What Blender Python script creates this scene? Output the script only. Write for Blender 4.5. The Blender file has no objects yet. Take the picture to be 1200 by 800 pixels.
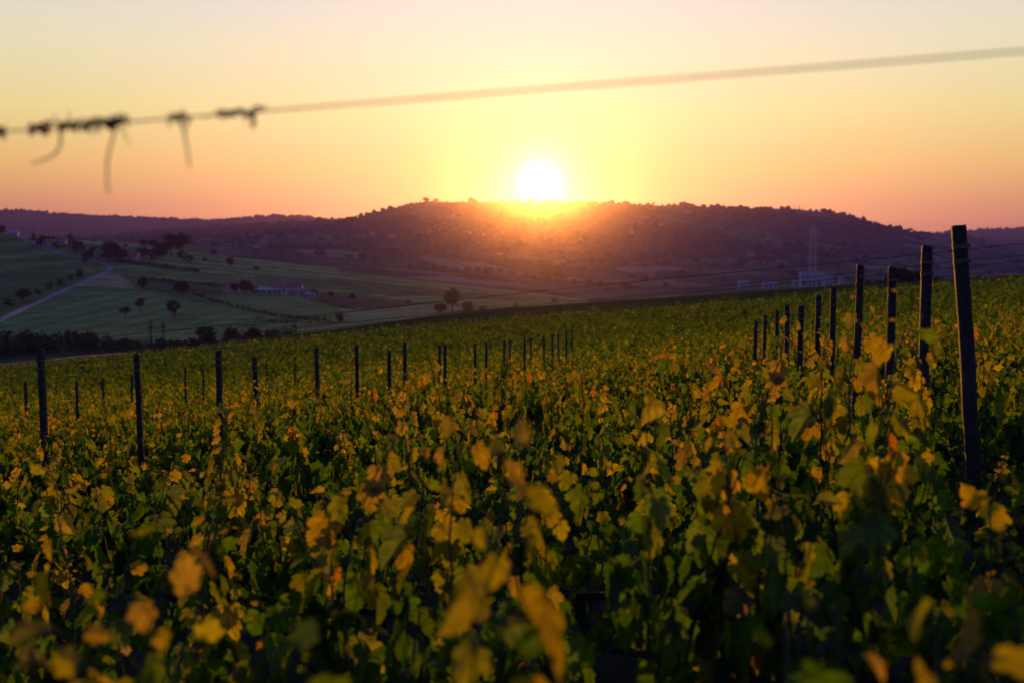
import bpy, math, random
import numpy as np
from mathutils import Vector, Matrix
R = math.radians
rng = np.random.default_rng(11)
random.seed(11)
sc = bpy.context.scene
COL = sc.collection

# ------------------------------------------------------------------ camera
LENS = 40.0
F = 1200 * LENS / 36.0                     # focal length in photo pixels (1200 wide)
PITCH = math.atan(110 / F)                 # eye level falls on row 290 of the photo
cam = bpy.data.cameras.new('camera'); cam.lens = LENS; cam.sensor_width = 36
cam.clip_start = 0.05; cam.clip_end = 40000
cam.dof.use_dof = True; cam.dof.focus_distance = 8.5; cam.dof.aperture_fstop = 2.4; cam.dof.aperture_blades = 9
co = bpy.data.objects.new('camera', cam); COL.objects.link(co)
co.location = (0, 0, 0); co.rotation_euler = (math.pi / 2 - PITCH, 0, 0)
sc.camera = co

# ------------------------------------------------------------------ sun, sky, exposure
SUN_EL = R(3.25); SUN_AZ = R(1.4)          # just above the hill, a little right of centre
SUN_DIR = Vector((math.sin(SUN_AZ) * math.cos(SUN_EL), math.cos(SUN_AZ) * math.cos(SUN_EL), math.sin(SUN_EL)))
sl = bpy.data.lights.new('sun', 'SUN'); sl.energy = 4.3; sl.angle = R(0.5); sl.color = (1.0, 0.41, 0.02)
so = bpy.data.objects.new('sun', sl); COL.objects.link(so)
so.rotation_euler = SUN_DIR.to_track_quat('Z', 'Y').to_euler()

world = bpy.data.worlds.new('World'); sc.world = world; world.use_nodes = True
wt = world.node_tree; wn = wt.nodes; wl = wt.links
for n in list(wn): wn.remove(n)
def wnode(t, **kw):
    n = wn.new(t)
    for k, v in kw.items(): setattr(n, k, v)
    return n
def wmath(op, a, b=None, c=None):
    n = wnode('ShaderNodeMath', operation=op)
    for i, v in enumerate((a, b, c)):
        if v is None: continue
        if isinstance(v, (int, float)): n.inputs[i].default_value = v
        else: wl.new(v, n.inputs[i])
    return n.outputs[0]
def wscale(colr, fac):
    n = wnode('ShaderNodeVectorMath', operation='SCALE')
    if isinstance(colr, tuple): n.inputs[0].default_value = colr
    else: wl.new(colr, n.inputs[0])
    if isinstance(fac, (int, float)): n.inputs['Scale'].default_value = fac
    else: wl.new(fac, n.inputs['Scale'])
    return n.outputs[0]
def wadd(a, b):
    n = wnode('ShaderNodeVectorMath', operation='ADD'); wl.new(a, n.inputs[0]); wl.new(b, n.inputs[1]); return n.outputs[0]
out = wnode('ShaderNodeOutputWorld')
tc = wnode('ShaderNodeTexCoord'); sep = wnode('ShaderNodeSeparateXYZ'); wl.new(tc.outputs['Generated'], sep.inputs[0])
dotn = wnode('ShaderNodeVectorMath', operation='DOT_PRODUCT'); wl.new(tc.outputs['Generated'], dotn.inputs[0]); dotn.inputs[1].default_value = SUN_DIR
cosang = wmath('MINIMUM', dotn.outputs['Value'], 1.0)
ang = wmath('ARCCOSINE', cosang)
ramp = wnode('ShaderNodeValToRGB'); wl.new(wmath('MULTIPLY_ADD', sep.outputs['Z'], 1.0, 0.0), ramp.inputs[0])
SKY = [(0.0, (.40, .115, .085)), (.035, (.46, .16, .085)), (.07, (.63, .365, .085)), (.115, (.69, .57, .195)), (.165, (.69, .635, .38)), (.22, (.63, .615, .55)), (.34, (.32, .34, .36)), (.60, (.08, .14, .36)), (1.0, (.045, .10, .40))]
cr = ramp.color_ramp
while len(cr.elements) < len(SKY): cr.elements.new(0.5)
for e, (p, c) in zip(cr.elements, SKY): e.position = p; e.color = (*c, 1)
# sky grows dimmer and bluer away from the sun
side = wnode('ShaderNodeMapRange'); wl.new(cosang, side.inputs[0])
side.inputs[1].default_value = -0.6; side.inputs[2].default_value = 0.9; side.inputs[3].default_value = 0.0; side.inputs[4].default_value = 1.0
mixs = wnode('ShaderNodeMix', data_type='RGBA'); wl.new(side.outputs[0], mixs.inputs['Factor'])
mixs.inputs['A'].default_value = (.045, .085, .38, 1); wl.new(ramp.outputs[0], mixs.inputs['B'])
base = mixs.outputs['Result']
GLOW = [((0.08, -0.03, 0.21), 0.25), ((0.0, -0.03, -0.05), 0.06), ((0.3, 0.55, 0.0), 0.022), ((30.0, 22.0, 6.0), 0.0058)]
acc = base
for colr, sig in GLOW:
    g = wmath('EXPONENT', wmath('MULTIPLY', ang, -1.0 / sig))
    acc = wadd(acc, wscale(colr, g))
bg = wnode('ShaderNodeBackground'); bg.inputs['Strength'].default_value = 1.0; wl.new(acc, bg.inputs['Color'])
sky = wnode('ShaderNodeTexSky', sky_type='NISHITA'); sky.sun_disc = False
sky.sun_elevation = SUN_EL; sky.sun_rotation = SUN_AZ
bg2 = wnode('ShaderNodeBackground'); bg2.inputs['Strength'].default_value = 0.03; wl.new(sky.outputs[0], bg2.inputs['Color'])
ads = wnode('ShaderNodeAddShader'); wl.new(bg.outputs[0], ads.inputs[0]); wl.new(bg2.outputs[0], ads.inputs[1])
wl.new(ads.outputs[0], out.inputs['Surface'])

vs = sc.view_settings
vs.view_transform = 'Standard'; vs.look = 'None'; vs.gamma = 1.0; vs.use_curve_mapping = False; vs.exposure = 0.0
sc.render.engine = 'CYCLES'
cy = sc.cycles
cy.use_denoising = True
try: cy.denoiser = 'OPENIMAGEDENOISE'
except Exception: pass
cy.max_bounces = 7; cy.diffuse_bounces = 3; cy.glossy_bounces = 2; cy.transmission_bounces = 5; cy.transparent_max_bounces = 8; cy.volume_bounces = 1
cy.sample_clamp_indirect = 6.0; cy.caustics_reflective = False; cy.caustics_refractive = False

# ------------------------------------------------------------------ photo pixel <-> world
CP, SP = math.cos(PITCH), math.sin(PITCH)
def ray(px, py):
    """direction (x, z) per metre of forward depth through a photo pixel"""
    u = (px - 600) / F; v = -(py - 400) / F
    dy = CP + v * SP
    return u / dy, (-SP + v * CP) / dy
def rowz(px, row, Y): return ray(px, row)[1] * Y

# ------------------------------------------------------------------ terrain
GX, GY, GC, Y_ROW0 = .0905, -.0933, .00041, 20.0
def near_z(x, y):
    return -1.5 + GX * x + GY * y + GC * np.maximum(0, y - Y_ROW0) ** 2
def near_norm(x, y): return near_z(x, y)
PXA = np.arange(-1200, 2401, 20.0)
def prof(pts):
    p = np.array(pts, float); v = np.interp(PXA, p[:, 0], p[:, 1])
    return v
KEYS = [
 (170, [(-600,480),(-300,462),(0,435),(100,422),(200,408),(300,396.5),(400,385),(500,371.5),(600,360.5),(700,354),(800,347.5),(900,340.5),(1000,333),(1100,328),(1200,323),(1500,312)]),
 (215, [(-600,482),(-300,462),(0,434),(100,423),(200,415),(300,408),(400,398),(500,386),(600,376),(700,369),(800,362),(900,354),(1000,346),(1100,341),(1200,336),(1500,325)]),
 (260, [(-600,470),(-300,448),(0,427),(100,417.5),(200,412),(300,407),(400,399),(500,388),(600,379),(700,372),(800,366),(900,360),(1000,353),(1100,348),(1200,343),(1500,333)]),
 (330, [(-600,450),(-300,432),(0,415),(100,409),(200,404),(300,399),(400,393),(500,385),(600,378),(700,372),(800,367),(900,362),(1000,356),(1100,352),(1200,348),(1500,338)]),
 (420, [(-600,420),(-300,400),(0,390),(100,389),(200,388),(300,386),(400,381),(500,374),(600,367),(700,364),(800,362),(900,359),(1000,355),(1100,352),(1200,350),(1500,340)]),
 (600, [(-600,340),(-300,345),(0,350),(100,352),(200,354),(300,357),(400,360),(500,357),(600,356),(700,358),(800,359),(900,357),(1000,354),(1100,352),(1200,350),(1500,340)]),
 (760, [(-600,280),(-300,295),(0,312),(100,318),(200,328),(300,338),(400,345),(500,347),(600,349),(700,355),(800,358),(900,356),(1000,353),(1100,351),(1200,350),(1500,340)]),
 (900, [(-600,250),(-300,258),(0,273),(50,277),(100,281),(200,292),(300,304),(400,316),(500,328),(600,340),(690,351.5),(800,357),(900,355),(1000,352),(1100,350),(1200,349),(1500,340)]),
 (1000,[(-600,256),(-300,264),(0,278),(100,286),(200,297),(300,309),(400,321),(500,332),(600,343),(700,353),(800,356),(900,354),(1000,352),(1100,350),(1200,348),(1500,340)]),
 (1300,[(-600,285),(-300,290),(0,300),(200,310),(300,318),(400,328),(500,338),(600,346),(700,352),(800,353),(900,352),(1000,350),(1100,348),(1200,346),(1500,338)]),
 (2000,[(-600,280),(-300,282),(0,285),(100,288),(200,294),(300,299),(400,305),(500,314),(600,322),(700,329),(800,331),(900,330),(1000,330),(1100,330),(1200,331),(1500,330)]),
 (2600,[(-600,278),(-300,280),(0,281),(100,282),(200,283),(300,286),(400,291),(500,297),(600,302),(700,304),(800,303),(900,305),(1000,308),(1100,312),(1200,322),(1500,326)]),
 (3100,[(-600,278),(-300,280),(0,283),(100,283),(200,275),(300,271),(400,271),(500,264),(600,266),(700,268),(800,270),(900,273),(1000,283),(1100,293),(1200,314),(1500,325)]),
 (3500,[(-600,280),(0,289),(90,284),(130,279),(180,271.5),(250,264.5),(320,261.5),(400,258.5),(425,254.5),(450,246),(474,238.5),(500,235),(519,236.5),(552,236.5),(612,237),(676,238),(725,239),(800,241),(844,242.5),(930,246),(975,250),(1012,261),(1050,269),(1076,274),(1110,275.5),(1144,279),(1162,288),(1200,309),(1300,326)]),
 (3800,[(-600,284),(0,294),(90,290),(180,278),(250,270),(400,264),(474,246),(800,249),(930,254),(975,258),(1050,277),(1144,287),(1200,315),(1300,328)]),
 (4700,[(-600,268),(0,266),(160,270),(400,274),(600,276),(1000,280),(1200,284),(1500,280)]),
 (6000,[(-1000,256),(-600,254),(-300,251),(-100,249),(0,248),(30,247),(60,250),(110,254),(160,255.5),(230,258.5),(280,257),(320,253),(350,254),(380,257),(420,263),(600,268),(1000,278),(1060,277),(1087,274),(1120,271),(1144,269),(1174,269.5),(1200,268),(1300,264),(1500,268),(1900,262)]),
 (6600,[(-1000,262),(0,256),(300,262),(600,275),(1100,280),(1200,275),(1900,268)]),
 (9000,[(-1000,286),(600,286),(1900,286)]),
]
KY = np.array([k for k, _ in KEYS], float)
KROW = np.array([prof(p) for _, p in KEYS])
KZ = np.array([[ray(px, r)[1] * Y for px, r in zip(PXA, rows)] for Y, rows in zip(KY, KROW)])
_hn = np.random.default_rng(5)
_ph = _hn.uniform(0, 6.28, (14, 3)); _fr = [(14, 9), (27, 17), (41, 30), (63, 52), (90, 75), (130, 120), (200, 160)]
def wob(x, y):
    s = 0
    for i, (a, b) in enumerate(_fr):
        s = s + np.sin(x / a + y / (b * 2.1) + _ph[i, 0]) * np.sin(y / b - x / (a * 1.7) + _ph[i, 1]) * (0.5 + i * .12)
    return s
def ground_z(x, y):
    x = np.asarray(x, float); y = np.asarray(y, float)
    x, y = np.broadcast_arrays(x, y)
    zn = near_z(x, y)
    yy = np.clip(y, 120, 9000)
    px = 600 + F * CP * x / np.maximum(yy, 1)          # good to a fraction of a pixel
    px = np.clip(px, PXA[0], PXA[-1] - 1e-6)
    ci = ((px - PXA[0]) / 20.0); c0 = np.clip(ci.astype(int), 0, len(PXA) - 2); ct = ci - c0
    k = np.clip(np.searchsorted(KY, yy, side='right') - 1, 0, len(KY) - 2)
    t = np.clip((yy - KY[k]) / (KY[k + 1] - KY[k]), 0, 1)
    z0 = KZ[k, c0] * (1 - ct) + KZ[k, c0 + 1] * ct
    z1 = KZ[k + 1, c0] * (1 - ct) + KZ[k + 1, c0 + 1] * ct
    zf = z0 * (1 - t) + z1 * t
    amp = np.clip((yy - 300) / 2500, 0, 1) * 1.6
    zf = zf + wob(x, y) * amp
    # near field blends into the profile
    zc = KZ[0, c0] * (1 - ct) + KZ[0, c0 + 1] * ct
    n120 = near_z(x, np.full_like(y, 120.0))
    s = np.clip((y - 120) / 50, 0, 1); s2 = s * s * (3 - 2 * s) * .5 + s * .5
    zmid = n120 * (1 - s2) + zc * s2
    return np.where(y <= 120, zn, np.where(y <= 170, zmid, zf))
def gz(x, y): return float(ground_z(x, y))
def at(px, row, y0, y1):
    """point of the terrain seen at a photo pixel, searched between two depths"""
    rx, rz = ray(px, row)
    ys = np.linspace(y0, y1, 700)
    d = ground_z(rx * ys, ys) - rz * ys
    i = np.where(d >= 0)[0]
    j = i[0] if len(i) else int(np.argmax(d))
    Y = ys[j]
    return float(rx * Y), float(Y), gz(rx * Y, Y)

# ------------------------------------------------------------------ helpers
def material(name, rough=0.9, spec=0.2):
    m = bpy.data.materials.new(name); m.use_nodes = True
    b = m.node_tree.nodes['Principled BSDF']; b.inputs['Roughness'].default_value = rough
    b.inputs['Specular IOR Level'].default_value = spec
    return m, m.node_tree.nodes, m.node_tree.links, b
def plain(name, c, rough=0.9, spec=0.2, var=0.25, scale=3.0, metal=0.0, bump=0.0):
    m, n, l, b = material(name, rough, spec)
    tx = n.new('ShaderNodeTexCoord'); no = n.new('ShaderNodeTexNoise'); no.inputs['Scale'].default_value = scale; no.inputs['Detail'].default_value = 6
    l.new(tx.outputs['Object'], no.inputs['Vector'])
    r = n.new('ShaderNodeValToRGB'); l.new(no.outputs['Fac'], r.inputs[0])
    r.color_ramp.elements[0].position = .3; r.color_ramp.elements[1].position = .7
    r.color_ramp.elements[0].color = (*[v * (1 - var) for v in c], 1); r.color_ramp.elements[1].color = (*[min(1, v * (1 + var)) for v in c], 1)
    l.new(r.outputs[0], b.inputs['Base Color']); b.inputs['Metallic'].default_value = metal
    if bump:
        bp = n.new('ShaderNodeBump'); bp.inputs['Strength'].default_value = bump; bp.inputs['Distance'].default_value = .02
        l.new(no.outputs['Fac'], bp.inputs['Height']); l.new(bp.outputs[0], b.inputs['Normal'])
    return m
def link(o, parent=None):
    COL.objects.link(o)
    if parent is not None: o.parent = parent
    return o
def tag(o, label=None, cat=None, group=None, kind=None):
    if label: o['label'] = label
    if cat: o['category'] = cat
    if group: o['group'] = group
    if kind: o['kind'] = kind
    return o
def empty(name, loc=(0, 0, 0), rz=0.0):
    o = bpy.data.objects.new(name, None); o.empty_display_size = .3
    o.location = loc; o.rotation_euler = (0, 0, rz); return link(o)
def np_mesh(name, verts, tris, mats, cols=None, uv=None, smooth=False, midx=None):
    me = bpy.data.meshes.new(name)
    verts = np.ascontiguousarray(verts, np.float32); tris = np.ascontiguousarray(tris, np.int32)
    n = tris.shape[1]
    me.vertices.add(len(verts)); me.vertices.foreach_set('co', verts.ravel())
    me.loops.add(tris.size); me.loops.foreach_set('vertex_index', tris.ravel())
    me.polygons.add(len(tris)); me.polygons.foreach_set('loop_start', np.arange(0, tris.size, n, dtype=np.int32))
    if midx is not None: me.polygons.foreach_set('material_index', np.ascontiguousarray(midx, np.int32))
    me.polygons.foreach_set('use_smooth', np.full(len(tris), smooth))
    for m in (mats if isinstance(mats, (list, tuple)) else [mats]): me.materials.append(m)
    if cols is not None:
        a = me.color_attributes.new('Col', 'FLOAT_COLOR', 'POINT')
        c4 = np.ones((len(verts), 4), np.float32); c4[:, :3] = cols; a.data.foreach_set('color', c4.ravel())
    if uv is not None:
        a = me.attributes.new('leaf', 'FLOAT2', 'POINT'); a.data.foreach_set('vector', np.ascontiguousarray(uv, np.float32).ravel())
    me.update(calc_edges=True); me.validate()
    return me
class MB:
    """collects simple shapes into one mesh"""
    def __init__(s): s.v = []; s.f = []
    def add(s, vs, fs):
        o = len(s.v); s.v += [tuple(v) for v in vs]; s.f += [tuple(i + o for i in f) for f in fs]
    def box(s, x0, x1, y0, y1, z0, z1):
        s.add([(x0,y0,z0),(x1,y0,z0),(x1,y1,z0),(x0,y1,z0),(x0,y0,z1),(x1,y0,z1),(x1,y1,z1),(x0,y1,z1)],
              [(0,3,2,1),(4,5,6,7),(0,1,5,4),(1,2,6,5),(2,3,7,6),(3,0,4,7)])
    def gable(s, x0, x1, y0, y1, z0, z1, t=.25):
        ym = (y0 + y1) / 2
        s.add([(x0,y0,z0),(x1,y0,z0),(x1,y1,z0),(x0,y1,z0),(x0,ym,z1),(x1,ym,z1),
               (x0,y0,z0+t),(x1,y0,z0+t),(x1,y1,z0+t),(x0,y1,z0+t),(x0,ym,z1+t),(x1,ym,z1+t)],
              [(0,1,5,4)[::-1],(3,4,5,2)[::-1],(6,7,11,10),(8,9,10,11),(0,1,7,6),(2,3,9,8),(0,6,10,4),(4,10,9,3),(1,5,11,7),(5,2,8,11)])
    def prism_ends(s, x0, x1, y0, y1, z0, z1):
        ym = (y0 + y1) / 2
        s.add([(x0,y0,z0),(x0,y1,z0),(x0,ym,z1),(x1,y0,z0),(x1,y1,z0),(x1,ym,z1)], [(0,2,1),(3,4,5),(0,3,5,2),(1,2,5,4)])
    def tube(s, pts, rad, n=6, cap=True):
        pts = [Vector(p) for p in pts]
        if not isinstance(rad, (list, tuple)): rad = [rad] * len(pts)
        o = len(s.v); up = Vector((0, 0, 1))
        for i, p in enumerate(pts):
            t = (pts[min(i + 1, len(pts) - 1)] - pts[max(i - 1, 0)]).normalized()
            a = t.cross(up if abs(t.z) < .9 else Vector((1, 0, 0))).normalized(); b = t.cross(a)
            for k in range(n):
                th = 2 * math.pi * k / n; s.v.append(tuple(p + (a * math.cos(th) + b * math.sin(th)) * rad[i]))
        for i in range(len(pts) - 1):
            for k in range(n):
                s.f.append((o + i*n + k, o + i*n + (k+1) % n, o + (i+1)*n + (k+1) % n, o + (i+1)*n + k))
        if cap:
            s.f.append(tuple(o + k for k in range(n))); s.f.append(tuple(o + (len(pts)-1)*n + k for k in range(n))[::-1])
    def mesh(s, name, m, smooth=False):
        me = bpy.data.meshes.new(name); me.from_pydata(s.v, [], s.f); me.materials.append(m)
        if smooth: me.polygons.foreach_set('use_smooth', np.full(len(me.polygons), True))
        me.update(); return me
    def build(s, name, m, parent=None, smooth=False):
        return link(bpy.data.objects.new(name, s.mesh(name, m, smooth)), parent)

# ------------------------------------------------------------------ materials
def terrain_material():
    m, n, l, b = material('ground_cover', 1.0, 0.0)
    at_ = n.new('ShaderNodeAttribute'); at_.attribute_name = 'Col'
    tx = n.new('ShaderNodeTexCoord')
    n1 = n.new('ShaderNodeTexNoise'); n1.inputs['Scale'].default_value = .06; n1.inputs['Detail'].default_value = 9; n1.inputs['Roughness'].default_value = .65
    n2 = n.new('ShaderNodeTexNoise'); n2.inputs['Scale'].default_value = 1.7; n2.inputs['Detail'].default_value = 7
    for t in (n1, n2): l.new(tx.outputs['Object'], t.inputs['Vector'])
    r1 = n.new('ShaderNodeMapRange'); l.new(n1.outputs['Fac'], r1.inputs[0]); r1.inputs[1].default_value = .3; r1.inputs[2].default_value = .7; r1.inputs[3].default_value = .6; r1.inputs[4].default_value = 1.4
    r2 = n.new('ShaderNodeMapRange'); l.new(n2.outputs['Fac'], r2.inputs[0]); r2.inputs[1].default_value = .3; r2.inputs[2].default_value = .7; r2.inputs[3].default_value = .7; r2.inputs[4].default_value = 1.3
    mu = n.new('ShaderNodeMath'); mu.operation = 'MULTIPLY'; l.new(r1.outputs[0], mu.inputs[0]); l.new(r2.outputs[0], mu.inputs[1])
    sc_ = n.new('ShaderNodeVectorMath'); sc_.operation = 'SCALE'; l.new(at_.outputs['Color'], sc_.inputs[0]); l.new(mu.outputs[0], sc_.inputs['Scale'])
    l.new(sc_.outputs[0], b.inputs['Base Color'])
    return m
M_GROUND = terrain_material()
def leaf_material(name, trans=(1.9, 1.25, .25), veins=False, tmix=.5):
    m = bpy.data.materials.new(name); m.use_nodes = True; n = m.node_tree.nodes; l = m.node_tree.links
    for x in list(n): n.remove(x)
    o = n.new('ShaderNodeOutputMaterial'); a = n.new('ShaderNodeAttribute'); a.attribute_name = 'Col'
    col = a.outputs['Color']
    if veins:
        lf = n.new('ShaderNodeAttribute'); lf.attribute_name = 'leaf'
        sp = n.new('ShaderNodeSeparateXYZ'); l.new(lf.outputs['Vector'], sp.inputs[0])
        def mt(op, p, q=None):
            k = n.new('ShaderNodeMath'); k.operation = op
            for i, v in enumerate((p, q)):
                if v is None: continue
                if isinstance(v, (int, float)): k.inputs[i].default_value = v
                else: l.new(v, k.inputs[i])
            return k.outputs[0]
        an = mt('ABSOLUTE', mt('ARCTAN2', sp.outputs['X'], sp.outputs['Y']))
        rr = mt('SQRT', mt('ADD', mt('MULTIPLY', sp.outputs['X'], sp.outputs['X']), mt('MULTIPLY', sp.outputs['Y'], sp.outputs['Y'])))
        pd = mt('MULTIPLY', mt('PINGPONG', an, R(21)), rr)
        mr = n.new('ShaderNodeMapRange'); l.new(pd, mr.inputs[0]); mr.inputs[1].default_value = .008; mr.inputs[2].default_value = .04; mr.inputs[3].default_value = .62; mr.inputs[4].default_value = 1
        # fine side veins: ribs along each main vein
        sv = mt('SINE', mt('ADD', mt('MULTIPLY', rr, 42), mt('MULTIPLY', mt('PINGPONG', an, R(21)), -22)))
        mr2 = n.new('ShaderNodeMapRange'); l.new(sv, mr2.inputs[0]); mr2.inputs[1].default_value = .6; mr2.inputs[2].default_value = 1; mr2.inputs[3].default_value = 1.04; mr2.inputs[4].default_value = .84
        tx = n.new('ShaderNodeTexCoord'); no = n.new('ShaderNodeTexNoise'); no.inputs['Scale'].default_value = 28; no.inputs['Detail'].default_value = 5; l.new(tx.outputs['Object'], no.inputs['Vector'])
        mr3 = n.new('ShaderNodeMapRange'); l.new(no.outputs['Fac'], mr3.inputs[0]); mr3.inputs[1].default_value = .3; mr3.inputs[2].default_value = .7; mr3.inputs[3].default_value = .68; mr3.inputs[4].default_value = 1.25
        s = n.new('ShaderNodeVectorMath'); s.operation = 'SCALE'; l.new(col, s.inputs[0]); l.new(mt('MULTIPLY', mt('MULTIPLY', mr.outputs[0], mr2.outputs[0]), mr3.outputs[0]), s.inputs['Scale']); col = s.outputs[0]
    tv = n.new('ShaderNodeVectorMath'); tv.operation = 'MULTIPLY'; l.new(col, tv.inputs[0]); tv.inputs[1].default_value = trans
    d = n.new('ShaderNodeBsdfDiffuse'); l.new(col, d.inputs['Color'])
    t = n.new('ShaderNodeBsdfTranslucent'); l.new(tv.outputs[0], t.inputs['Color'])
    mx = n.new('ShaderNodeMixShader'); mx.inputs[0].default_value = tmix; l.new(d.outputs[0], mx.inputs[1]); l.new(t.outputs[0], mx.inputs[2])
    g = n.new('ShaderNodeBsdfGlossy'); g.inputs['Roughness'].default_value = .5; g.inputs['Color'].default_value = (.7, .7, .7, 1)
    m2 = n.new('ShaderNodeMixShader'); m2.inputs[0].default_value = .015; l.new(mx.outputs[0], m2.inputs[1]); l.new(g.outputs[0], m2.inputs[2])
    l.new(m2.outputs[0], o.inputs['Surface'])
    return m
M_VLEAF = leaf_material('vine_leaf', (6.3, 4.75, .35), True, .55)
M_VFAR = leaf_material('vine_leaf_plain', (6.3, 4.75, .35), False, .55)
M_TLEAF = leaf_material('tree_leaf', (.8, 1.0, .5), False, .08)
M_SHOOT = plain('green_shoot', (.05, .042, .02), .7, .2, .35, 30)
M_BARK = plain('vine_bark', (.055, .04, .028), .95, .1, .45, 40, bump=.6)
M_TBARK = plain('tree_bark', (.06, .048, .036), .95, .1, .4, 3)
M_POST = plain('weathered_post', (.036, .028, .022), .85, .2, .5, 14, bump=.8)
M_WIRE = plain('galvanised_wire', (.50, .38, .20), .42, .5, .25, 30, metal=.85)
M_CLIP = plain('rusty_clip', (.14, .08, .05), .6, .4, .4, 30, metal=.6)
M_RUSTW = plain('rusty_wire', (.05, .035, .03), .6, .3, .4, 30)
M_TENDRIL = plain('dry_tendril', (.17, .10, .045), .9, .1, .35, 60)
M_ROAD = plain('road_asphalt', (.13, .13, .15), .9, .2, .2, .15)
M_TRACK = plain('gravel_track', (.27, .25, .24), .95, .1, .2, .3)
M_ROOF = plain('red_roof_tile', (.24, .09, .06), .85, .2, .3, 1.5)
M_WALLW = plain('white_render', (.34, .32, .31), .9, .2, .08, 1)
M_WALLC = plain('cream_render', (.26, .22, .19), .9, .2, .1, 1)
M_WALLP = plain('pink_render', (.45, .30, .26), .9, .2, .1, 1)
M_DARKWIN = plain('window_opening', (.03, .03, .035), .3, .5, .2, 2)
M_SILO = plain('pale_concrete', (.30, .31, .34), .85, .2, .1, .4)
M_STEELP = plain('painted_lattice_steel', (.42, .30, .30), .6, .3, .15, .4)

# ------------------------------------------------------------------ ground sheet
def inside(poly, X, Yv):
    p = np.array(poly, float); c = np.zeros(X.shape, bool); j = len(p) - 1
    for i in range(len(p)):
        xi, yi = p[i]; xj, yj = p[j]
        hit = ((yi > Yv) != (yj > Yv)) & (X < (xj - xi) * (Yv - yi) / (yj - yi + 1e-12) + xi)
        c ^= hit; j = i
    return c
def build_ground():
    ys = np.concatenate([np.arange(-26, 3, 2.0), np.arange(3, 60, 1.0), np.arange(60, 170, 2.0), np.arange(170, 380, 4.0), np.arange(380, 930, 3.2),
                         np.arange(930, 1300, 22), np.arange(1300, 3600, 18), np.arange(3600, 9001, 90)])
    ts = np.concatenate([np.linspace(-1.35, -.62, 40)[:-1], np.linspace(-.62, .62, 520), np.linspace(.62, 1.35, 40)[1:]])
    T, Y = np.meshgrid(ts, ys); X = T * (Y + 30)
    Z = ground_z(X, Y)
    v = np.stack([X, Y, Z], -1).reshape(-1, 3)
    H, W = X.shape
    i = np.arange((H - 1) * W).reshape(H - 1, W)[:, :-1].ravel()
    quads = np.stack([i, i + 1, i + W + 1, i + W], -1)
    # field colours
    PX = 600 + F * CP * X / np.maximum(Y, 1); 
    S = Z / np.maximum(Y, 1); ROW = 400 - F * np.tan(np.arctan(S) + PITCH)
    c = np.empty(X.shape + (3,)); c[:] = (.045, .055, .022)
    near = Y < 129; c[near] = (.040, .036, .022)
    strip = (Y >= 129) & (Y < 215); c[strip] = (.030, .044, .013)
    c[(Y >= 215) & (Y < 340)] = (.035, .05, .02)
    lh = (Y >= 340) & (Y <= 935)
    c[lh] = (.100, .130, .045)
    def field(poly, colr, stripe=None):
        m = lh & inside(poly, PX, ROW); cc = np.array(colr)
        c[m] = cc
        if stripe is not None:
            dx, dy, per, amp = stripe
            w = 1 + amp * np.sin((PX[m] * dx + ROW[m] * dy) / per * 6.283)
            c[m] = cc * w[:, None]
    field([(-400,235),(0,262),(60,280),(100,300),(128,313),(128,318),(110,326),(60,346),(0,375),(-400,440)], (0.105, 0.131, 0.042), (.10, 1, 13, .22))
    field([(-60,322),(60,318),(110,322),(60,346),(0,372),(-60,400)], (0.076, 0.107, 0.039))
    field([(90,336),(125,318),(140,321),(160,336),(160,340)], (0.227, 0.190, 0.098))
    field([(0,378),(86,341),(165,341),(215,351),(300,368),(335,376),(300,381),(250,400),(0,420)], (0.121, 0.169, 0.058), (.25, 1, 9, .12))
    field([(135,312),(160,310),(240,322),(300,326),(420,338),(420,345),(260,334),(180,326)], (0.135, 0.169, 0.052), (.0, 1, 4, .16))
    field([(150,300),(210,296),(260,300),(420,321),(560,336),(690,349),(690,353),(480,340),(330,328),(230,318),(150,307)], (0.177, 0.193, 0.067), (-.11, 1, 5, .20))
    field([(20,272),(150,284),(260,297),(400,314),(400,317),(260,301),(150,289),(20,277)], (0.270, 0.259, 0.070))  # golden low sunlight on the ridge top, painted into the ground colour
    field([(300,322),(420,330),(540,341),(540,346),(420,341),(300,331)], (0.101, 0.121, 0.042))
    field([(165,325),(258,333),(262,346),(213,346),(165,338)], (0.076, 0.082, 0.042))
    field([(262,346),(290,346),(360,347),(390,360),(395,371),(335,371),(262,357)], (0.119, 0.159, 0.054))
    field([(300,381),(340,376),(400,371),(470,365),(520,372),(400,395),(270,400)], (0.144, 0.172, 0.060))
    field([(352,344),(400,346),(470,355),(470,362),(400,362),(375,352)], (0.101, 0.069, 0.039), (.4, 1, 2.5, .12))
    field([(395,362),(470,360),(490,357),(560,360),(480,373),(420,376)], (0.177, 0.199, 0.077))
    field([(430,346),(560,348),(690,354),(680,361),(560,358),(470,352)], (0.194, 0.193, 0.072), (.05, 1, 4, .22))
    field([(480,340),(560,343),(640,350),(600,352),(520,348),(440,344)], (0.101, 0.114, 0.042))
    # valley floor and the wooded hill: patchwork
    far = Y > 935
    gx = np.floor((X + 60 * np.sin(Y / 170)) / 130).astype(int); gy = np.floor((Y + 50 * np.sin(X / 110)) / 150).astype(int)
    hsh = np.modf(np.abs(np.sin(gx * 12.9898 + gy * 78.233) * 43758.5453))[0]
    pal = np.array([(.05,.06,.03),(.085,.09,.045),(.13,.115,.062),(.045,.05,.028),(.07,.08,.04),(.17,.145,.095),(.06,.065,.032),(.035,.042,.024)])
    pc = pal[(hsh * 8).astype(int) % 8]
    hillw = np.clip((Y - 2500) / 350, 0, 1)[..., None]
    hc = np.array((.042, .045, .026)) * (0.8 + .7 * np.clip(wob(X / 1.5, Y / 1.5) / 4 + .2, 0, 1))[..., None]
    pch = np.where((hsh > .72)[..., None], np.array((.085, .082, .048)) * (.6 + .6 * hsh)[..., None], hc)
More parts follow.
